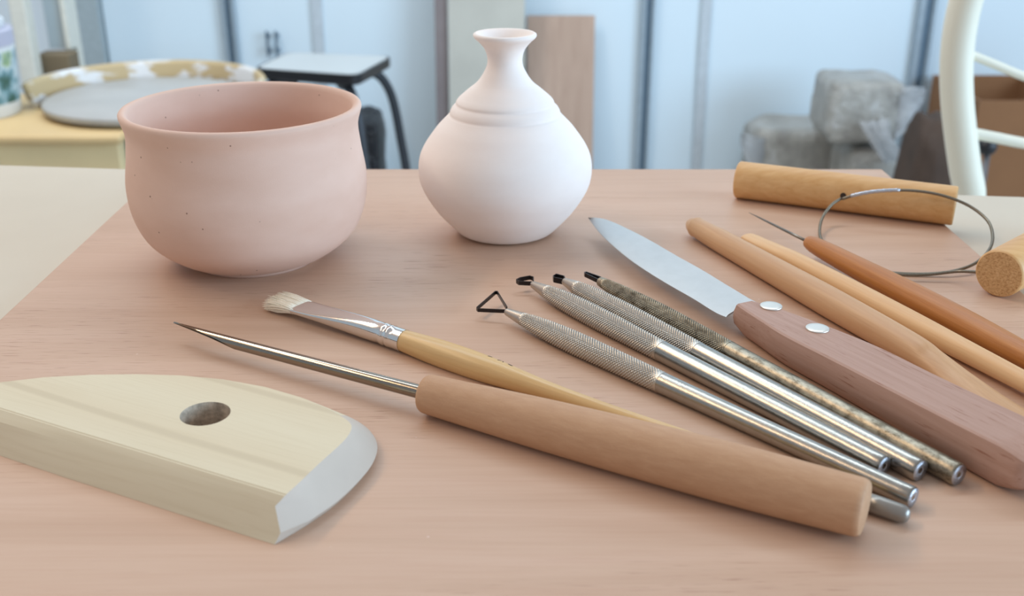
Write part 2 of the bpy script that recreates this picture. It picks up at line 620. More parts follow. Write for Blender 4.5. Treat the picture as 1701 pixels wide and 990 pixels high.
# -------- bevelled tube tool with thick tan handle (front)
A, B, m = axis((709, 654), .0062, (1437, 845), .0077)
root = empty('clay_gouge', A, 'long tan-handled clay gouge with slanted hollow steel tube, nearest tool on the board', 'clay tool', None, m)
st = sta(A, B, [(709, 30), (712, 33), (757, 35.5), (913, 43.5), (1094, 49), (1240, 51.5), (1378, 50.5), (1425, 50)])
L = (B - A).length
st = hermite(st[1:], 40)
r0, r1 = st[0][1], st[-1][1]
prof = [(st[0][0] - .0012, r0 * .86), (st[0][0] - .0010, r0 * .93), (st[0][0] - .0005, r0 * .98)] + st
xe = st[-1][0]
prof += [(xe + .0006, r1 * .985), (xe + .0012, r1 * .95), (xe + .0016, r1 * .90), (xe + .0017, r1 * .88)]
mesh('handle', *turned(prof, 64), M_beech, root, True, True, 40)
# hollow tube, cut on a slant so the point is on top
tp = sta(A, B, [(284, 8), (395, 9.6), (600, 11), (716, 12)])
x_tip, x_cut = tp[0][0], tp[1][0]


def tube_r(x):
    t = (x - x_tip) / (tp[3][0] - x_tip)
    return .0018 + (.00205 - .0018) * max(0, t)


seg = 36
phi0 = math.radians(42)
rings_o, rings_i = [], []
NX = 40
for i in range(NX + 1):
    ro, ri = [], []
    for k in range(seg):
        ph = 2 * PI * k / seg
        q = (1 - math.cos(ph - phi0)) / 2
        xs0 = x_tip + (x_cut - x_tip) * (q ** 0.8)
        t = (i / NX) ** 1.3
        x = xs0 + (tp[3][0] - xs0) * t
        ro.append((x, tube_r(x) * math.cos(ph), tube_r(x) * math.sin(ph)))
        ri.append((x, (tube_r(x) - .0004) * math.cos(ph), (tube_r(x) - .0004) * math.sin(ph)))
    rings_o.append(ro)
    rings_i.append(ri)
vs, fs = rings(rings_i[::-1] + rings_o, True, True, True)
tb = mesh('steel_tube', vs, fs, [M_steel, M_darksteel], root, True, True, 50)
for k in range(NX * seg):
    tb.data.polygons[k].material_index = 1

# -------- flat brush
A, B, m = axis((668, 565), .0036, (1511, 858), .0024)
root = empty('paint_brush', A, 'flat bristle brush with shiny ferrule and yellow wooden handle, passing behind the thick gouge handle', 'brush', None, m)
st = sta(A, B, [(664, 17.5), (690, 20), (725, 22.5), (770, 23.5), (812, 22.5), (860, 19), (913, 15.5), (1016, 13.3), (1125, 14), (1300, 15), (1440, 15.5)])
hd = hermite(st, 60)
mesh('handle', *turned(hd, 40), M_brushwood, root, True, True, 50)
xe, re = hd[-1]
xt = (B - A).length
mesh('grey_end', *turned([(xe - .0002, re * 1.02), (xe + .003, re * 1.04), (xt - .0020, re * 1.0), (xt - .0010, re * .9), (xt - .0003, re * .66), (xt, re * .3), (xt + .0001, .0001)], 36), M_cap, root, True, True)
# marks stamped on the handle
mv, mf = [], []


def hr(x):
    for (xa, ra), (xb, rbb) in zip(hd, hd[1:]):
        if xa <= x <= xb:
            return ra + (rbb - ra) * (x - xa) / (xb - xa)
    return hd[0][1]


def stroke(x0, a0, x1, a1, wd):
    n_ = 5
    b0 = len(mv)
    for i in range(n_ + 1):
        t = i / n_
        x = x0 + (x1 - x0) * t
        a = a0 + (a1 - a0) * t
        dx, da = (x1 - x0), (a1 - a0) * .0035
        ll = math.hypot(dx, da) or 1
        ox, oa = -da / ll * wd / 2, dx / ll * wd / 2 / .0035
        for sgn in (-1, 1):
            xx, aa = x + ox * sgn, a + oa * sgn
            r = hr(xx) + .00004
            mv.append((xx, r * math.cos(aa), r * math.sin(aa)))
    for i in range(n_):
        q = b0 + 2 * i
        mf.append((q, q + 1, q + 3, q + 2))


sx = sta(A, B, [(806, 1), (812, 1), (823, 1), (828, 1), (832, 1), (839, 1), (847, 1)])
sx = [q[0] for q in sx]
a0 = math.radians(72)
stroke(sx[0], a0 - .05, sx[1], a0 - .12, .0007)
stroke(sx[2], a0 + .05, sx[3], a0 - .3, .0005)
stroke(sx[3], a0 - .3, sx[4], a0 + .02, .0004)
stroke(sx[5], a0 - .12, sx[6], a0 - .02, .0007)
mesh('stamped_marks', mv, mf, M_ink, root, True, True)
# ferrule: round at the handle, flat at the bristles
fst = sta(A, B, [(672, 19.3), (660, 19), (653, 18.6), (652, 19.3), (649, 19.3), (648, 18.4), (645, 18.4), (643, 19.2), (640, 19.2), (638, 18.3), (600, 17), (560, 14), (520, 11), (499, 10.5)])
x_end = fst[-1][0]
x_rd = fst[9][0]
rs = []
seg = 48
R0 = .0035
fx = [q for q in fst[:10]] + [(x_rd + (x_end - x_rd) * i / 14, None) for i in range(1, 15)]
drop = 0.0
for x, r in fx:
    if r is not None:
        ry = rz = r
        t = 0
    else:
        t = (x - x_rd) / (x_end - x_rd)
        ts = t * t * (3 - 2 * t)
        ry = fst[9][1] * (1 - ts) + .0049 * ts
        rz = fst[9][1] * (1 - ts) + .00105 * ts
    p = 2 + 2.4 * t
    ring = []
    for k in range(seg):
        a = 2 * PI * k / seg
        cy, cz = math.cos(a), math.sin(a)
        ring.append((x, ry * math.copysign(abs(cy) ** (2 / p), cy), rz * math.copysign(abs(cz) ** (2 / p), cz) - .0009 * t * t))
    rs.append(ring)
mesh('ferrule', *rings(rs), M_ferrule, root, True, True, 40)
# bristles: many fine hairs as one part
bv, bf = [], []
for i in range(1100):
    y0 = random.uniform(-.0045, .0045)
    z0 = random.uniform(-.0008, .0008) - .0009
    y1 = y0 * 1.08 + random.gauss(0, .0007)
    ln = .0138 + random.gauss(0, .0009) - max(0, -y0 - .001) * .5
    z1 = z0 * 2.0 - .0005 + random.gauss(0, .0005)
    pts = [(x_end + .001 - (ln + .001) * t, y0 + (y1 - y0) * t, max(-.0030, z0 + (z1 - z0) * t + .0011 * math.sin(t * PI) * .4)) for t in (0, .3, .6, .85, 1)]
    v, f = tube(pts, [.00020, .00021, .00019, .00014, .00006], 5)
    bv.append((v, f))
v, f = join(*bv)
o = mesh('bristles', v, f, M_bristle, root, True, True)
o['kind'] = 'stuff'


# -------- four knurled ribbon tools
def knurled(pA, pB, hA, hB, cone, k0, k1, smooth, label, tip, m_body):
    A, B, m = axis(pA, hA, pB, hB)
    root = empty('ribbon_tool', A, label, 'clay tool', 'knurled metal trimming tools', m)
    ks = sta(A, B, cone)
    Lx = (B - A).length
    x0 = sta(A, B, [(k0, 1)])[0][0]
    x1 = sta(A, B, [(k1, 1)])[0][0]
    ctl = [(0.0, ks[0][1])] + ks[1:] + [q for q in sta(A, B, smooth)]
    cur = hermite(ctl, 200)

    def rad(x):
        for (xa, ra), (xb, rbb) in zip(cur, cur[1:]):
            if xa <= x <= xb:
                return ra + (rbb - ra) * (x - xa) / max(1e-9, xb - xa)
        return cur[-1][1]
    seg = 144
    # nose and shank
    nose = [(0.0, rad(0) * .85), (.0003, rad(0))] + [(x0 * i / 12, rad(x0 * i / 12)) for i in range(1, 13)]
    v1, f1 = turned(nose, 48)
    o = mesh('nose', v1, f1, M_knurl if m_body is M_alu else m_body, root, True, True, 50)
    nk = 20
    pitch = 2 * PI * .0033 / nk
    nx = int((x1 - x0) / (pitch / 6))
    rs = []
    for i in range(nx + 1):
        x = x0 + (x1 - x0) * i / nx
        fade = min(1, i / 12, (nx - i) / 20 + .0)
        ring = []
        for k in range(seg):
            a = 2 * PI * k / seg
            u = (x / pitch + a * nk / (2 * PI)) % 1
            w_ = (x / pitch - a * nk / (2 * PI)) % 1
            g = min(abs(u - .5) * 2, 1) * .5 + min(abs(w_ - .5) * 2, 1) * .5
            g = max(0, 1 - min(abs(u - .5), abs(w_ - .5)) / .24)
            r = rad(x) + .00006 - .00050 * g * fade
            ring.append((x, r * math.cos(a), r * math.sin(a)))
        rs.append(ring)
    mesh('knurled_grip', *rings(rs), M_knurl if m_body is M_alu else m_body, root, True, True)
    n_ = 30
    sh = [(x1 + (Lx - .0007 - x1) * i / n_, rad(x1 + (Lx - .0007 - x1) * i / n_)) for i in range(n_ + 1)]
    rE = sh[-1][1]
    sh += [(Lx - .0003, rE * .975), (Lx, rE * .91)]
    mesh('shank', *turned(sh, 56), m_body, root, True, True, 50)
    ecap = [(Lx - .00005, rE * .90), (Lx + .00005, rE * .90), (Lx + .00007, rE * .30), (Lx - .0002, rE * .12), (Lx - .00025, .0001)]
    mesh('end_face', *turned(ecap, 40), M_alu_end, root, True, True)
    pts, wid, closed = tip
    mesh('ribbon_loop', *ribbon([at(*p) for p in pts], wid, .00035, closed), M_black_strip, root, False)
    return root


knurled((841, 517.5), (1517, 827), .0038, .0029,
        [(841, 6), (871, 11.5), (900, 16), (950, 19.3), (1000, 19.3), (1060, 18.8)], 868, 1100, [(1120, 18), (1200, 17.6), (1350, 18), (1517, 18.8)],
        'shiny knurled metal trimming tool with an open triangular loop tip', ([(839, 517, .0036), (794, 515, .0032), (792, 513, .0032), (823, 486, .0040), (826, 486, .0041), (842, 512, .0040)], .0013, False), M_alu)
knurled((884, 472), (1469, 774.5), .0038, .0029,
        [(884, 5.5), (911, 12), (940, 16.5), (990, 19), (1040, 18.6), (1075, 18)], 908, 1100, [(1110, 17.6), (1200, 17.4), (1350, 17.8), (1469, 18.4)],
        'shiny knurled metal trimming tool with a small flattened black loop, beside the triangle-tipped one', ([(884, 471, .0038), (862, 470, .0038), (858, 467, .0038), (864, 464, .004), (880, 461, .0042), (886, 463, .0042), (886, 469, .0040)], .0016, False), M_alu)
knurled((937, 467), (1529, 782), .0038, .0031,
        [(937, 6), (960, 12), (985, 15.5), (1040, 18.4), (1100, 18.2), (1140, 17.8)], 957, 1160, [(1170, 17.6), (1300, 18.2), (1420, 19), (1529, 20)],
        'bright knurled metal trimming tool with stubby square black loop, third of the four', ([(936, 468, .0038), (920, 464.5, .0038), (919, 462, .0038), (924, 459, .0040), (937, 462.5, .0040), (938, 466, .004)], .0021, False), M_alu)
knurled((997, 467.5), (1593, 789), .0038, .0031,
        [(997, 8), (1020, 11.5), (1045, 14), (1100, 17), (1160, 17), (1195, 16.8)], 1003, 1212, [(1225, 16.6), (1350, 17.6), (1480, 19), (1593, 20.5)],
        'dull stained knurled metal trimming tool with slim pointed black tip, next to the knife', ([(996, 468, .0037), (972, 456.5, .0040), (971, 455, .0040), (974, 454.5, .0040), (998, 463, .0040)], .0016, False), M_stain)

# -------- paring knife
kn_c = at(1300, 560, .004)
HL = [(1223, 505), (1236, 514), (1262, 531), (1298, 554), (1380, 596), (1463, 639), (1540, 679), (1613, 716), (1684, 751), (1699, 757)]
HE = [(1252, 499), (1290, 510), (1328, 523), (1372, 539), (1461, 575), (1549, 618), (1627, 655), (1705, 691), (1782, 727), (1796, 734)]
hh = [.0105, .0106, .0107, .0110, .0114, .0118, .0121, .0124, .0126, .0126]
RA, RB = at(1298, 554, .011), at(1684, 751, .0126)
mk = frame(Vector((RA.x, RA.y, T + .006)), Vector((RB.x, RB.y, T + .006)))
root = empty('paring_knife', RA, 'small kitchen knife with worn steel blade and pink-brown riveted wooden handle', 'knife', None, mk)
R = [at(*p, h) for p, h in zip(HL, hh)]
E = [at(*p, h) for p, h in zip(HE, hh)]
ctl = hermite([(*r, *e) for r, e in zip(R, E)], 44)
rs = []
NL = len(ctl)
for i, q in enumerate(ctl):
    r, e = Vector(q[:3]), Vector(q[3:])
    wv_ = (e - r)
    wn = wv_.normalized()
    top = r.z
    end = max(0, (i - (NL - 5)) / 4.0)
    beg = max(0, (3 - i) / 3.0)
    lowz = T + .0002 + beg * .0012 + end * .002
    hgt = top - lowz
    sec = [(r + wn * .0006, 0), (r + wn * .0001 - Vector((0, 0, .0005)), 0)]
    P = []
    rr = r - Vector((0, 0, end * .0012))
    P.append(rr + wn * (.0008 + end * .001))
    P.append(rr + wn * .0001 - Vector((0, 0, .0004)))
    P.append(rr - wn * .0007 - Vector((0, 0, hgt * .25)))
    P.append(rr - wn * .0009 - Vector((0, 0, hgt * .5)))
    P.append(rr - wn * .0002 - Vector((0, 0, hgt * .75)))
    P.append(Vector((rr.x, rr.y, lowz + .0006)) + wn * .0014)
    P.append(Vector((rr.x, rr.y, lowz)) + wn * .0030)
    ee = e - Vector((0, 0, end * .0012))
    P.append(Vector((ee.x, ee.y, lowz)) - wn * .0030)
    P.append(Vector((ee.x, ee.y, lowz + .0006)) - wn * .0014)
    P.append(ee + wn * .0002 - Vector((0, 0, hgt * .75)))
    P.append(ee + wn * .0009 - Vector((0, 0, hgt * .5)))
    P.append(ee + wn * .0007 - Vector((0, 0, hgt * .25)))
    P.append(ee - wn * .0001 - Vector((0, 0, .0004)))
    P.append(ee - wn * (.0008 + end * .001))
    rs.append(P)
# rounded butt
cen = sum(rs[-1], Vector()) / len(rs[-1])
dirk = (rs[-1][0] - rs[-4][0]).normalized()
for sc_, ad in ((.93, .0012), (.80, .0021), (.55, .0028)):
    rs.append([cen + (p - cen) * sc_ + dirk * ad for p in rs[-1 if sc_ == .93 else -1]] if sc_ == .93 else [cen + (p - cen) * sc_ + dirk * ad for p in base_ring])
    if sc_ == .93:
        base_ring = rs[-2]
mesh('handle', *rings(rs), M_knifewood, root, True, False, 28)
for px, py, hx in ((1281, 508, .0109), (1358, 545, .0113)):
    c = at(px, py, hx)
    v, f = rings([[c + Vector((math.cos(a) * r, math.sin(a) * r, z)) for a in [2 * PI * k / 28 for k in range(28)]] for r, z in ((.0036, -.0004), (.0036, .0001), (.0034, .00022), (.002, .0003), (.0003, .0003))])
    mesh('rivet', v, f, M_rivet, root, True)
up = [(977.5, 361.5), (1000, 364), (1045, 383), (1085, 404), (1124, 426.7), (1164, 449), (1202.7, 472.6), (1243, 497)]
lo = [(976.8, 362), (1000, 391), (1042, 428), (1072, 449), (1110, 472.5), (1152.8, 497), (1190, 520), (1206, 527)]
hb = .0072
U = hermite([tuple(at(x, y, hb + .0004)) for x, y in up], 50)
D = hermite([tuple(at(x, y, hb - .0008)) for x, y in lo], 50)
# the heel: rows run from spine to edge, closing towards the handle
rs = []
for i in range(50):
    u, d = Vector(U[i]), Vector(D[i])
    tk = .0009 * min(1, .25 + i / 12)
    z = Vector((0, 0, 1))
    m1 = u.lerp(d, .92)
    rs.append([u + z * tk * .5, u.lerp(d, .45) + z * tk * .5, m1 + z * tk * .40, d + z * .00006, d - z * .00006, m1 - z * tk * .40, u.lerp(d, .45) - z * tk * .5, u - z * tk * .5])
# tang disappearing into the handle
h1, h2 = at(1212, 520, hb - .0006), at(1222, 503, hb)
u, d = at(1262, 507, hb + .0004), at(1226, 512, hb - .0003)
rs.append([Vector(u) + z * .00045, Vector(u).lerp(d, .45) + z * .00045, Vector(u).lerp(d, .92) + z * .0004, d + z * .0003, d - z * .0003, Vector(u).lerp(d, .92) - z * .0004, Vector(u).lerp(d, .45) - z * .00045, Vector(u) - z * .00045])
mesh('blade', *rings(rs), M_blade, root, True, False, 25)


# -------- two wooden modelling tools
def paddle(name, pA, hA, pB, hB, lst, m_, label, grp, seg=40):
    """lst: (pixel x, half width px, thickness / width, drop of the centre in mm)"""
    A, B, m = axis(pA, hA, pB, hB)
    root = empty(name, A, label, 'clay tool', grp, m)
    st = sta(A, B, [(a, b) for a, b, _, _ in lst])
    ctl = hermite([(x, r, k, dz * .001) for (x, r), (_, _, k, dz) in zip(st, lst)], 90)
    rs = []
    for x, r, k, dz in ctl:
        rs.append([(x, max(r, .0001) * math.cos(2 * PI * j / seg), max(r, .0001) * k * math.sin(2 * PI * j / seg) + dz) for j in range(seg)])
    o = mesh('body', *rings(rs), m_, root, True, True)
    return root


def paddle1(name, *a):
    r = paddle(name, *a)
    return r


paddle1('modelling_tool', (1144, 370), .0047, (1421, 526), .0052,
        [(1144, 2, 1, 0), (1146.5, 9, 1, 0), (1153, 14, 1, 0), (1165, 17.5, .95, 0), (1182, 19, .95, 0), (1229, 20.5, 1, 0), (1302, 23, 1, 0), (1374, 25.5, 1, 0), (1430, 26, 1, 0), (1500, 26.5, .95, 0), (1550, 28, .70, -.6), (1600, 31, .45, -1.8), (1680, 34, .26, -2.9), (1780, 36, .2, -3.2), (1850, 30, .16, -3.3), (1870, 16, .15, -3.4)],
        M_boxwood, 'orange-tan wooden modelling tool with rounded tip, lying against the knife handle', 'wooden modelling tools')
paddle1('modelling_tool', (1240, 392), .0034, (1600, 581), .0042,
        [(1240, 7, .4, 0), (1241, 11, .4, 0), (1246, 14.5, .42, 0), (1262, 16, .5, 0), (1290, 17, .7, 0), (1345, 17.5, .95, 0), (1429, 19, 1, 0), (1520, 19.5, 1, 0), (1600, 18.5, 1, 0), (1701, 17.5, 1, 0), (1790, 17, .9, 0), (1840, 13, .8, 0), (1850, 5, .8, 0)],
        M_boxwood2, 'paler slim wooden modelling tool with flat pale tip, between two other wooden tools', 'wooden modelling tools')

# -------- needle tool
A, B, m = axis((1342, 401.5), .0060, (1701, 591), .0056)
root = empty('needle_tool', A, 'dark orange wooden handle with thin steel needle, lying over the wire loop', 'clay tool', None, m)
st = sta(A, B, [(1343, 10.5), (1350, 13), (1374, 15.8), (1429, 18.8), (1483, 22), (1556, 24.6), (1629, 24.5), (1701, 23), (1780, 21), (1830, 19), (1840, 14), (1843, 6)])
mesh('handle', *turned([(st[0][0] - .0003, st[0][1] * .8)] + hermite(st, 60), 48), M_orange, root, True, True, 60)
tipw = at(1244, 353, .0050)
inv = m.inverted()
tl = inv @ tipw
v, f = tube([Vector(tl).lerp(Vector((.002, 0, 0)), t) for t in (0, .15, .4, .7, 1)], [.00008, .0003, .00048, .00058, .0006], 12)
mesh('needle', v, f, M_needle, root, True, True)

# -------- wire cutter: two dowels and a coil of wire
A, B, m = axis((1225, 298), .0084, (1587, 342), .0084)
cut = empty('clay_wire_cutter', at(1400, 320, 0), 'clay cutting wire with two short wooden dowels, at the back right of the board', 'wire cutter')
L = (B - A).length
dw = Vector(B - A).normalized()


def dowel(A, d, L, r, name, flat=True):
    mm = frame(A, A + d)
    sts = [(0.0, r * .93), (.0004, r * .98), (.001, r)] + [(L * i / 10, r) for i in range(1, 10)] + [(L - .0008, r), (L - .0003, r * .985), (L, r * .95)]
    seg = 56
    rs = []
    for x, q in sts:
        ring = []
        for k in range(seg):
            a = 2 * PI * k / seg
            y_, z_ = q * math.cos(a), q * math.sin(a)
            ring.append(mm @ Vector((x, y_, z_)))
        rs.append(ring)
    o = mesh(name, *rings(rs, True, False, False), M_dowel, cut, True)
    for x, q in ((0.0, r * .93), (L, r * .95)):
        v = [mm @ Vector((x, q * math.cos(2 * PI * k / seg), q * math.sin(2 * PI * k / seg))) for k in range(seg)]
        mesh('end_grain_face', v, [tuple(range(seg))], M_end, o, False)
    return o


dowel(A, dw, L, .0084, 'dowel')
hA = at(1659, 455, .0089)
az = math.radians(47)
dh = Vector((math.sin(az), math.cos(az), 0))
dowel(hA, dh, .105, .0087, 'dowel')
loop = [(1397, 330, .0100), (1384, 338, .0085), (1368, 358, .0050), (1361.5, 385, .0020), (1370, 407, .0010), (1400, 430, .0007), (1445, 448, .0007), (1490, 454, .0008), (1540, 455, .0010), (1580, 451, .0018), (1615, 440, .0030), (1641, 418, .0045), (1649, 394, .0062), (1640, 366, .0090), (1610, 342, .0122), (1570, 326, .0146), (1530, 318, .0156), (1490, 316, .0156), (1450, 318.5, .0146), (1420, 324, .0125), (1399, 330.5, .0102)]
P = hermite([tuple(at(*p)) for p in loop], 160)
P2 = hermite([tuple(at(*p)) for p in [(1445, 447, .0021), (1490, 455.5, .0022), (1540, 456, .0024), (1590, 451, .0040), (1628, 452, .0070)]], 50)
mesh('wire', *join(tube(P, .00062, 10), tube(P2, .00062, 10)), M_wire, cut, True)
# whipped end of the wire and the dark drilled hole it comes from
tw = P[-22:-4]
mesh('whipping', *tube(tw, [.00074 + .00010 * (i % 2) for i in range(len(tw))], 10), M_alu_end, cut, True)
hc = at(1397, 329, .0100)
nd = (hc - (A + dw * (hc - A).dot(dw))).normalized()
ctr = A + dw * (hc - A).dot(dw) + nd * .0084
t1 = nd.cross(dw).normalized()
v, f = rings([[ctr + nd * q + (dw * math.cos(2 * PI * k / 20) + t1 * math.sin(2 * PI * k / 20)) * .0013 for k in range(20)] for q in (-.002, .00006)])
mesh('drilled_hole', v, f, M_ink, cut, False)

# -------- pine rib with a finger hole
ht = .0100
Tt = [(475, 822), (395, 798), (237, 750), (110, 712), (0, 678), (-70, 656), (-102, 648), (-85, 644), (-40, 639), (0, 635), (75, 626.5), (150, 622.5), (225, 621.5), (300, 623.5), (370, 630), (440, 642.5), (500, 660)]
right_t = hermite([(545, 680), (566, 691), (579, 700), (584, 707), (583, 715), (575, 728), (560, 743), (530, 770), (503, 796)], 25)
right_l = hermite([(547, 679.5), (575, 690), (600, 703), (615, 716), (624, 730), (627, 746), (616, 775), (566, 828), (514, 865)], 25)
NB = len(Tt)
Tt = Tt + right_t
Mm = {0: (457, 841, .0076), 1: (380, 818, .0078), 2: (226, 771, .0078), 3: (104, 733, .0078), 4: (-3, 700, .0078), 5: (-78, 677, .0078), 6: (-114, 660, .0078)}
Ll = {0: (466, 885, .0022)}
Bb = {0: (456, 905, .0), 1: (378, 880, 0), 2: (226, 831, 0), 3: (104, 792, 0), 4: (-3, 756, 0), 5: (-82, 730, 0), 6: (-124, 712, 0)}
for k, (x_, y_) in enumerate(right_l):
    Ll[NB + k] = (x_, y_, .0022)
top = [at(x, y, ht) for x, y in Tt]
cen = sum(top, Vector()) / len(top)
mid, low, bot = [], [], []
for i, p in enumerate(top):
    o_ = (p - cen)
    o_.z = 0
    o_.normalize()
    if i >= NB:
        l_ = at(*Ll[i])
        b = Vector((l_.x, l_.y, T)) - o_ * .0016
        c = p.lerp(l_, .5) + o_ * .0005
    else:
        b = at(*Bb[i]) if i in Bb else Vector((p.x, p.y, T)) + o_ * .0002
        c = at(*Mm[i]) if i in Mm else Vector((p.x, p.y, p.z - .0012)) + o_ * .0006
        l_ = at(*Ll[i]) if i in Ll else c.lerp(b, .75)
    b.z = T + .00005
    mid.append(c)
    low.append(l_)
    bot.append(b)
loc = Vector((at(300, 720, 0).x, at(300, 720, 0).y, T))
dr = (bot[0] - bot[4])
mrib = frame(loc, loc + Vector((dr.x, dr.y, 0)))
inv = mrib.inverted()
bm = bmesh.new()
lv = [[bm.verts.new(inv @ p) for p in L_] for L_ in (top, mid, low, bot)]
NT = len(top)
hcn = at(341, 687, ht)
hv = [[bm.verts.new(inv @ (Vector((hcn.x, hcn.y, 0)) + Vector((math.cos(2 * PI * k / 40) * .0066, math.sin(2 * PI * k / 40) * .0066, zz)))) for k in range(40)] for zz in (T + ht, T + .00005)]
for a, b in ((0, 1), (1, 2), (2, 3)):
    for k in range(NT):
        fc = bm.faces.new((lv[a][k], lv[a][(k + 1) % NT], lv[b][(k + 1) % NT], lv[b][k]))
        if k >= NB + 3:
            fc.material_index = 2
for k in range(40):
    fce = bm.faces.new((hv[0][k], hv[0][(k + 1) % 40], hv[1][(k + 1) % 40], hv[1][k]))
    fce.material_index = 1
for li, hi in ((0, 0), (3, 1)):
    ee = [bm.edges.get((lv[li][k], lv[li][(k + 1) % NT])) for k in range(NT)] + [bm.edges.get((hv[hi][k], hv[hi][(k + 1) % 40])) for k in range(40)]
    bmesh.ops.triangle_fill(bm, edges=ee, use_beauty=True, use_dissolve=False)
bmesh.ops.recalc_face_normals(bm, faces=bm.faces)
be = [bm.edges.get((lv[0][k], lv[0][(k + 1) % NT])) for k in list(range(0, 5))]
bmesh.ops.bevel(bm, geom=[e for e in be if e], offset=.00035, segments=2, affect='EDGES')
for fc in bm.faces:
    fc.smooth = True
for e in bm.edges:
    if len(e.link_faces) == 2 and e.calc_face_angle(0) > math.radians(24):
        e.smooth = False
me = bpy.data.meshes.new('potters_rib')
bm.to_mesh(me)
bm.free()
me.materials.append(M_pine)
me.materials.append(M_hole)
me.materials.append(M_pine_end)
o = bpy.data.objects.new('potters_rib', me)
C.objects.link(o)
o.matrix_world = mrib
tag(o, 'pale pine half-moon throwing rib with a round finger hole, front left of the board', 'rib')

# ================================================================ BACKGROUND
# -------- stool
SZ = 0.47
cs = [atz(420, 113, SZ), atz(594, 125, SZ), atz(653, 93, SZ), atz(478, 86, SZ)]
cc = sum(cs, Vector()) / 4
root = empty('stool', (cc.x, cc.y, 0), 'square stool with pale grey seat, black edge and dark tube legs', 'stool')


def rounded(poly, rad_, seg=6):
    out = []
    n_ = len(poly)
    for i in range(n_):
        p, a, b = poly[i], poly[i - 1], poly[(i + 1) % n_]
        da, db = (a - p).normalized(), (b - p).normalized()
        for k in range(seg + 1):
            t = k / seg
            q0, q2 = p + da * rad_, p + db * rad_
            out.append(q0 * (1 - t) ** 2 + p * 2 * t * (1 - t) + q2 * t * t)
    return out


sp_ = rounded(cs, .03)
ins = rounded([cc + (p - cc) * .955 for p in cs], .028)
mesh('seat_top', *prism(ins, SZ - .006, SZ), M_formica, root, False)
outl = [(p.x, p.y) for p in sp_]
mesh('seat_edge', *join(rings([[(p.x, p.y, SZ - .0012) for p in ins], [(p.x, p.y, SZ - .0008) for p in sp_], [(p.x, p.y, SZ - .020) for p in sp_], [(p.x, p.y, SZ - .024) for p in ins]])), M_black, root, False)
for p in cs:
    d = (p - cc)
    d.z = 0
    dn = d.normalized()
    a = cc + d * .50
    pts = hermite([(a.x, a.y, SZ - .033), (cc + d * .74).to_tuple()[:2] + (SZ - .036,), (cc + d * .92).to_tuple()[:2] + (SZ - .075,), (cc + d * 1.08).to_tuple()[:2] + (.26,), (cc + d * 1.26).to_tuple()[:2] + (0.012,)], 26)
    lg = mesh('leg', *tube(pts, .0105, 14), M_blackmetal, root, True)
    q = pts[-1]
    mesh('rubber_foot', *box(q[0] - .014, q[0] + .014, q[1] - .014, q[1] + .014, 0, .022, .005), M_black, lg, True)


# -------- lumpy bags
def lump(center, size, amp, fq, seed, p=4.0, nu=48, nv=32):
    vs, fs = [], []
    for j in range(nv + 1):
        b = -PI / 2 + PI * j / nv
        for i in range(nu):
            a = 2 * PI * i / nu

            def se(v, e):
                return math.copysign(abs(v) ** e, v)
            e = 2 / p
            d = Vector((se(math.cos(b), e) * se(math.cos(a), e), se(math.cos(b), e) * se(math.sin(a), e), se(math.sin(b), e)))
            nn = noise.fractal(d * fq + Vector((seed, seed * 1.7, 0)), 1.0, 2.0, 4)
            d = d * (1 + amp * nn)
            vs.append(Vector((d.x * size[0], d.y * size[1], max(-1.0, d.z) * size[2])) + Vector(center))
    for j in range(nv):
        for i in range(nu):
            a = j * nu + i
            b_ = j * nu + (i + 1) % nu
            fs.append((a, b_, b_ + nu, a + nu))
    return vs, fs


def film(pts, wid, seed):
    """crumpled strip of plastic film, built with real thickness"""
    rs = []
    for i, (p, ww) in enumerate(zip(pts, wid)):
        row = []
        for k in range(9):
            t = k / 8 - .5
            q = Vector(p) + ww * t + Vector((0, .012 * noise.noise(Vector((i * .7, k * .9, seed))), .012 * noise.noise(Vector((i * .8, k * .7, seed + 5)))))
            row.append(q)
        rs.append(row + [q + Vector((0, .0012, 0)) for q in row[::-1]])
    return rings(rs)


def claybag(x0, x1, zb_, zt, Y, dy, seed, label, amp=.12):
    a, b = atY(x0, 200, Y), atY(x1, 200, Y)
    cx, hx = (a.x + b.x) / 2, (b.x - a.x) / 2
    root = empty('clay_bag', (cx, Y, zb_), label, 'bag of clay', 'plastic-wrapped clay blocks by the back wall')
    mesh('clay_block', *lump((cx, Y, (zb_ + zt) / 2), (hx, dy, (zt - zb_) / 2), amp, 1.7, seed, 6.5), M_clay, root, True)
    return root, cx, hx


def zat(py, Y):
    return atY(850, py, Y).z


YA = 2.86
zt1 = zat(212, YA - .08)
r1_, cx, hx = claybag(1244, 1400, 0.0, zt1, YA, .10, 3.1, 'lower left grey clay block wrapped in crumpled plastic on the floor', .07)
mesh('plastic_wrap', *film([(cx - hx * .8, YA - .10, zt1 * .62), (cx - hx * 1.15, YA - .10, zt1 * .78), (cx - hx * 1.3, YA - .095, zt1 * .9)], [Vector((0, 0, .12)), Vector((0, 0, .07)), Vector((0, 0, .03))], 2), M_film, r1_, True)
YB = 2.64
zt2 = zat(244, YB - .08)
r2_, cx, hx = claybag(1400, 1490, 0.0, zt2, YB, .095, 8.4, 'lower right grey clay block wrapped in plastic, under the topmost block', .05)
zt3 = zat(131, YB - .05)
r3_, cx, hx = claybag(1358, 1480, zt2 * 1.03, zt3, YB, .10, 12.6, 'topmost grey clay block wrapped in plastic, stacked on the lower right block', .06)
zt1 = zt2 * 1.05
zm = (zt1 + zt3) / 2
mesh('plastic_wrap', *film([(cx + hx * .75, YB - .10, zm), (cx + hx * 1.05, YB - .11, zm + .02), (cx + hx * 1.4, YB - .10, zm + .04)], [Vector((0, 0, .13)), Vector((0, 0, .10)), Vector((0, 0, .05))], 4), M_film, r3_, True)
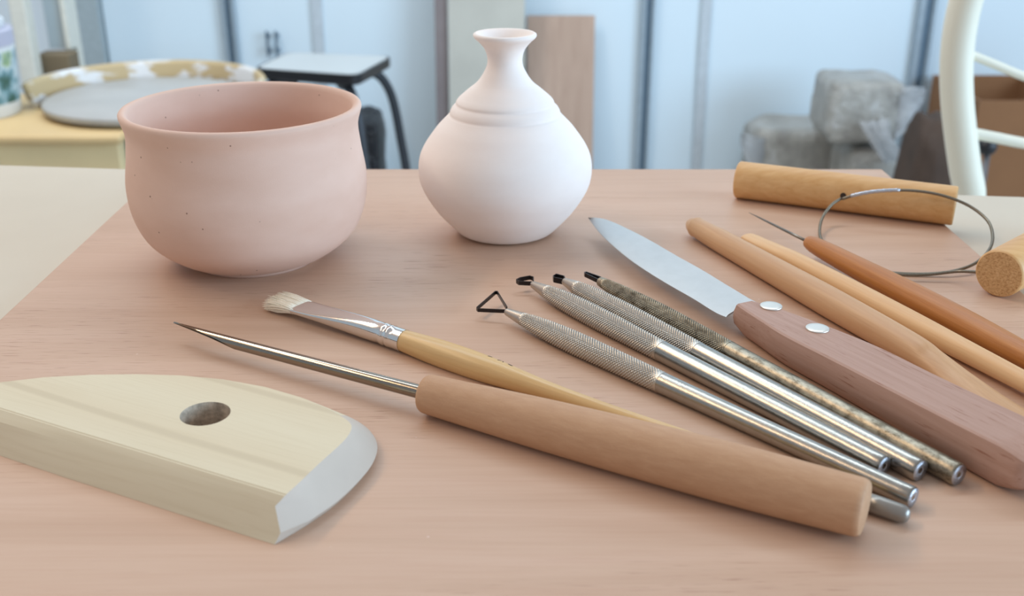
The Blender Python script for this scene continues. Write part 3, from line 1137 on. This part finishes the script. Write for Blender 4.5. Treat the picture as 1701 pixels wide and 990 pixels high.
mesh('plastic_tail', *film([(cx + hx * .1, YB - .118, zt1 * 1.25), (cx + hx * .35, YB - .125, zt1 * 1.05), (cx + hx * .8, YB - .125, zt1 * .86)], [Vector((.07, 0, .01)), Vector((.04, 0, .02)), Vector((.05, 0, .02))], 7), M_film, r3_, True)

# -------- black bag under the stool
a, b = atY(548, 220, 2.78), atY(636, 220, 2.78)
zt = zat(200, 2.7)
o = mesh('bin_bag', *[(v) for v in lump(((a.x + b.x) / 2, 2.78, zt / 2), ((b.x - a.x) / 2, .09, zt / 2), .09, 2.3, 21.0, 7)], M_liner, None, True)
tag(o, 'crumpled black plastic bag on the floor behind the grey stool', 'bag')


# -------- boards leaning against the wardrobe
def leaning(name, x0, x1, ztop, y_top, y_bot, th, m_, label):
    v = [(x0, y_bot, 0), (x1, y_bot, 0), (x1, y_bot + th, 0), (x0, y_bot + th, 0), (x0, y_top, ztop), (x1, y_top, ztop), (x1, y_top + th, ztop), (x0, y_top + th, ztop)]
    f = [(0, 1, 2, 3), (4, 5, 6, 7), (0, 1, 5, 4), (1, 2, 6, 5), (2, 3, 7, 6), (3, 0, 4, 7)]
    o = mesh(name, v, f, m_, None, False)
    return tag(o, label, 'board', 'boards leaning on the wardrobe')


leaning('leaning_board', atY(747, 60, 2.9).x, atY(871, 60, 2.9).x, 1.25, 2.935, 2.80, .02, M_plaster, 'tall pale grey-cream board leaning on the white doors behind the vase')
leaning('leaning_board', atY(876, 60, 2.92).x, atY(989, 60, 2.92).x, zat(29, 2.93), 2.955, 2.87, .015, M_plank, 'shorter tan plywood board leaning on the white doors right of the vase neck')
leaning('leaning_board', atY(725, 60, 2.92).x, atY(745, 60, 2.92).x, 1.3, 2.945, 2.82, .02, M_darkplank, 'narrow grey-brown plank leaning beside the tall pale board')

# -------- cardboard box and dark sack, right
a, b = atY(1541, 200, 2.93), atY(1790, 200, 2.62)
zt = zat(166, 2.63)
root = empty('cardboard_box', ((a.x + b.x) / 2, 2.45, 0), 'brown cardboard box on the floor behind the white chair', 'box')
x0, x1, y0, y1 = a.x, b.x, 2.62, 2.94
mesh('box_body', *join(box(x0, x1, y0, y0 + .006, 0, zt), box(x0, x1, y1 - .006, y1, 0, zt), box(x0, x0 + .006, y0 + .006, y1 - .006, 0, zt), box(x1 - .006, x1, y0 + .006, y1 - .006, 0, zt), box(x0 + .006, x1 - .006, y0 + .006, y1 - .006, 0, .006)), M_carton, root, False)
mesh('flap', *box(x1 + .001, x1 + .007, y0 + .02, y1 - .02, zt - .16, zt - .002, .001), M_carton, root, False)
a, b = atY(1521, 260, 2.26), atY(1606, 260, 2.26)
zt = zat(200, 2.27)
o = mesh('sack', *lump(((a.x + b.x) / 2, 2.32, zt / 2), ((b.x - a.x) / 2, .10, zt / 2), .08, 1.4, 31, 3.2), M_sack, None, True)
tag(o, 'dark brown rounded sack in the shade beside the cardboard box', 'sack')

# -------- rod with black ball knob
kp = atY(1640, 243, 1.5)
root = empty('knobbed_rod', (kp.x, 1.5, 0), 'thin grey steel rod topped by a black ball knob, behind the white chair', 'rod')
mesh('rod', *tube([(kp.x + .004, 1.5, .008), (kp.x + .004, 1.5, .25), (kp.x + .002, 1.5, kp.z)], .0042, 12), M_rod, root)
kn = []
mesh('knob', *lump((kp.x, 1.5, kp.z), (.0135, .0135, .0135), 0, 1, 0, 2.0, 24, 16), M_black, root)
mesh('base_plate', *box(kp.x - .05, kp.x + .05, 1.45, 1.55, 0, .01, .003), M_rod, root, False)

# -------- white metal chair
CY = .85
hoop = [(1611, 330), (1604, 285), (1597, 235), (1590.5, 175), (1588.5, 120), (1591.5, 70), (1601, 15), (1620, -45), (1660, -115), (1730, -175), (1830, -205)]
hp = [atY(x, y, CY) for x, y in hoop]
xc = hp[-1].x
foot = [Vector((hp[0].x + .02, CY + .03, .012)), Vector((hp[0].x + .014, CY + .02, .25)), Vector((hp[0].x + .008, CY + .005, .45))]
left = foot + hp
right = [Vector((2 * xc - p.x, p.y, p.z)) for p in left[-2::-1]]
root = empty('white_chair', (xc, CY - .2, 0), 'white enamelled metal chair with a thick hoop back and thin rods, behind the table', 'chair')
mesh('hoop_back', *tube(hermite([tuple(p) for p in left + right], 110), .0125, 20), M_chair, root)


def rodc(pl, r):
    P = [atY(x, y, CY) for x, y in pl]
    P = P + [Vector((2 * xc - p.x, p.y, p.z)) for p in P[-2::-1]]
    mesh('back_rod', *tube(hermite([tuple(p) for p in P], 40), r, 10), M_chair, root)


rodc([(1601, 86), (1650, 106), (1701, 127), (1760, 145), (1830, 152)], .0034)
rodc([(1604, 219), (1650, 228), (1701, 238), (1760, 246), (1830, 249)], .0044)
sw = xc - hp[0].x
seat = [(xc + sw * 1.05 * math.copysign(abs(math.cos(2 * PI * k / 40)) ** .6, math.cos(2 * PI * k / 40)), CY - .19 + .175 * math.copysign(abs(math.sin(2 * PI * k / 40)) ** .6, math.sin(2 * PI * k / 40))) for k in range(40)]
mesh('seat', *prism(seat, .44, .465), M_chair, root, False)
for sx_ in (-1, 1):
    mesh('front_leg', *tube([(xc + sx_ * sw * .85, CY - .34, .445), (xc + sx_ * sw * .95, CY - .36, .006)], .0115, 14), M_chair, root)
    mesh('seat_rail', *tube([(xc + sx_ * (sw - .010), CY + .006, .435), (xc + sx_ * sw * .85, CY - .33, .435)], .007, 12), M_chair, root)

# -------- potter's wheel
DZ = .50
wc = atz(243, 160, DZ + .018)
xr = atz(206, 220, DZ).x
yf = atz(100, 225, DZ).y
xl = -1.22
root = empty('pottery_turntable', (wc.x, wc.y, 0), 'potters wheel with tan deck, yellow front panel and clay-splashed basin', 'potters wheel')
mesh('deck', *box(xl, xr, yf, 1.93, DZ - .016, DZ, .007), M_deck, root, True)
mesh('front_panel', *box(atz(14, 260, DZ - .05).x, xr - .012, yf + .022, yf + .05, .10, DZ - .0165, .004), M_front, root, False)
for lx, ly in ((xl + .06, yf + .08), (xr - .06, yf + .10), (xl + .06, 1.87), (xr - .06, 1.87)):
    mesh('leg', *box(lx - .025, lx + .025, ly - .025, ly + .025, 0, DZ - .0165, .004), M_blackmetal, root, False)
rp = .190
zr = DZ + .043
seg = 90
prof = [(rp - .016, DZ + .0005), (rp - .006, DZ + .02), (rp - .004, zr - .006), (rp - .001, zr), (rp + .006, zr + .001), (rp + .010, zr - .004), (rp + .007, zr - .01), (rp + .006, DZ + .02), (rp - .006, DZ + .0005)]
a0, a1 = math.radians(-25), math.radians(186)
rs = [[Vector((wc.x + r * math.cos(a0 + (a1 - a0) * k / seg), wc.y + r * math.sin(a0 + (a1 - a0) * k / seg), zz)) for r, zz in prof] for k in range(seg + 1)]
mesh('splash_basin', *rings(rs), M_pan, root, True)
v, f = rings([[Vector((wc.x + r * math.cos(2 * PI * k / 64), wc.y + r * math.sin(2 * PI * k / 64), zz)) for k in range(64)] for r, zz in ((.05, DZ + .0005), (.05, DZ + .006), (.163, DZ + .007), (.165, DZ + .010), (.165, DZ + .016), (.162, DZ + .0185), (.06, DZ + .020))])
mesh('wheel_head', v, f, M_slip, root, True, False, 40)

# -------- bucket on the wheel's deck
bY = atz(20, 199, DZ).y + .055
bx = atY(35, 150, bY).x - .0705
bY -= 0.012
root = empty('lidded_bucket', (bx, bY, DZ), 'white lidded plastic bucket with a printed label, standing on the wheel deck', 'bucket')


def cyl(name, prof_, m_, rt, arc=None, seg=64):
    v, f = rings([[Vector((bx + r * math.cos(2 * PI * k / seg), bY + r * math.sin(2 * PI * k / seg), DZ + zz)) for k in range(seg)] for r, zz in prof_])
    return mesh(name, v, f, m_, rt, True, False, 40)


zl = zat(84, bY - .05) - DZ
z2 = zat(56, bY - .05) - DZ
cyl('bucket_body', [(.064, .0005), (.066, .003), (.0712, zl), (.069, zl + .002)], M_bucket, root)
cyl('label', [(.0666, zl * .2), (.0670, zl * .2), (.0712, zl * .93), (.0708, zl * .93)], M_label, root)
cyl('lid', [(.0715, zl + .0005), (.0725, zl + .001), (.0730, z2 - .002), (.071, z2), (.055, z2 + .001)], M_lid, root)
z3 = zat(38, bY - .04) - DZ
cyl('lid_top', [(.060, z2 + .0012), (.0615, z2 + .003), (.0615, z3 - .002), (.059, z3), (.03, z3 + .0005)], M_bucket, root)
hp_ = [(bx + .056 * math.cos(t), bY, DZ + z3 - .004 + .085 * math.sin(t)) for t in [PI * k / 24 for k in range(25)]]
mesh('carry_handle', *tube(hp_, .0058, 12), M_bucket, root)

# -------- rack, carton far left
root = empty('storage_rack', (atY(42, 60, 2.5).x, 2.5, 0), 'storage rack with a cream upright post and pale grey panel, far left by the wall', 'rack')
p0, p1 = atY(27, 50, 2.5).x, atY(54, 50, 2.5).x
mesh('post', *box(p0, p1, 2.48, 2.52, 0, 1.5, .004), M_cream, root, False)
q0, q1 = atY(62, 40, 2.62).x, atY(113, 40, 2.62).x
zbp = zat(80, 2.6)
mesh('panel', *box(p1 - .01, q1, 2.60, 2.625, zbp, 1.5, .002), M_greyboard, root, False)
mesh('panel_edge', *box(q1 + .0005, q1 + .012, 2.585, 2.63, zbp, 1.5, .002), M_cream, root, False)
mesh('post', *box(q1 - .02, q1 + .01, 2.63, 2.66, 0, 1.5, .002), M_cream, root, False)
mesh('cross_rail', *box(p0, q1, 2.52, 2.545, 1.44, 1.48, .002), M_cream, root, False)
c0_, c1_ = atY(30, 100, 2.62).x, atY(122, 100, 2.56).x
o = mesh('carton', *box(c0_ + .08, c1_, 2.535, 2.60 - .002, 0, zbp - .004, .004), M_brownbox, None, False)
tag(o, 'grey-brown carton standing under the pale grey rack panel, far left', 'box')
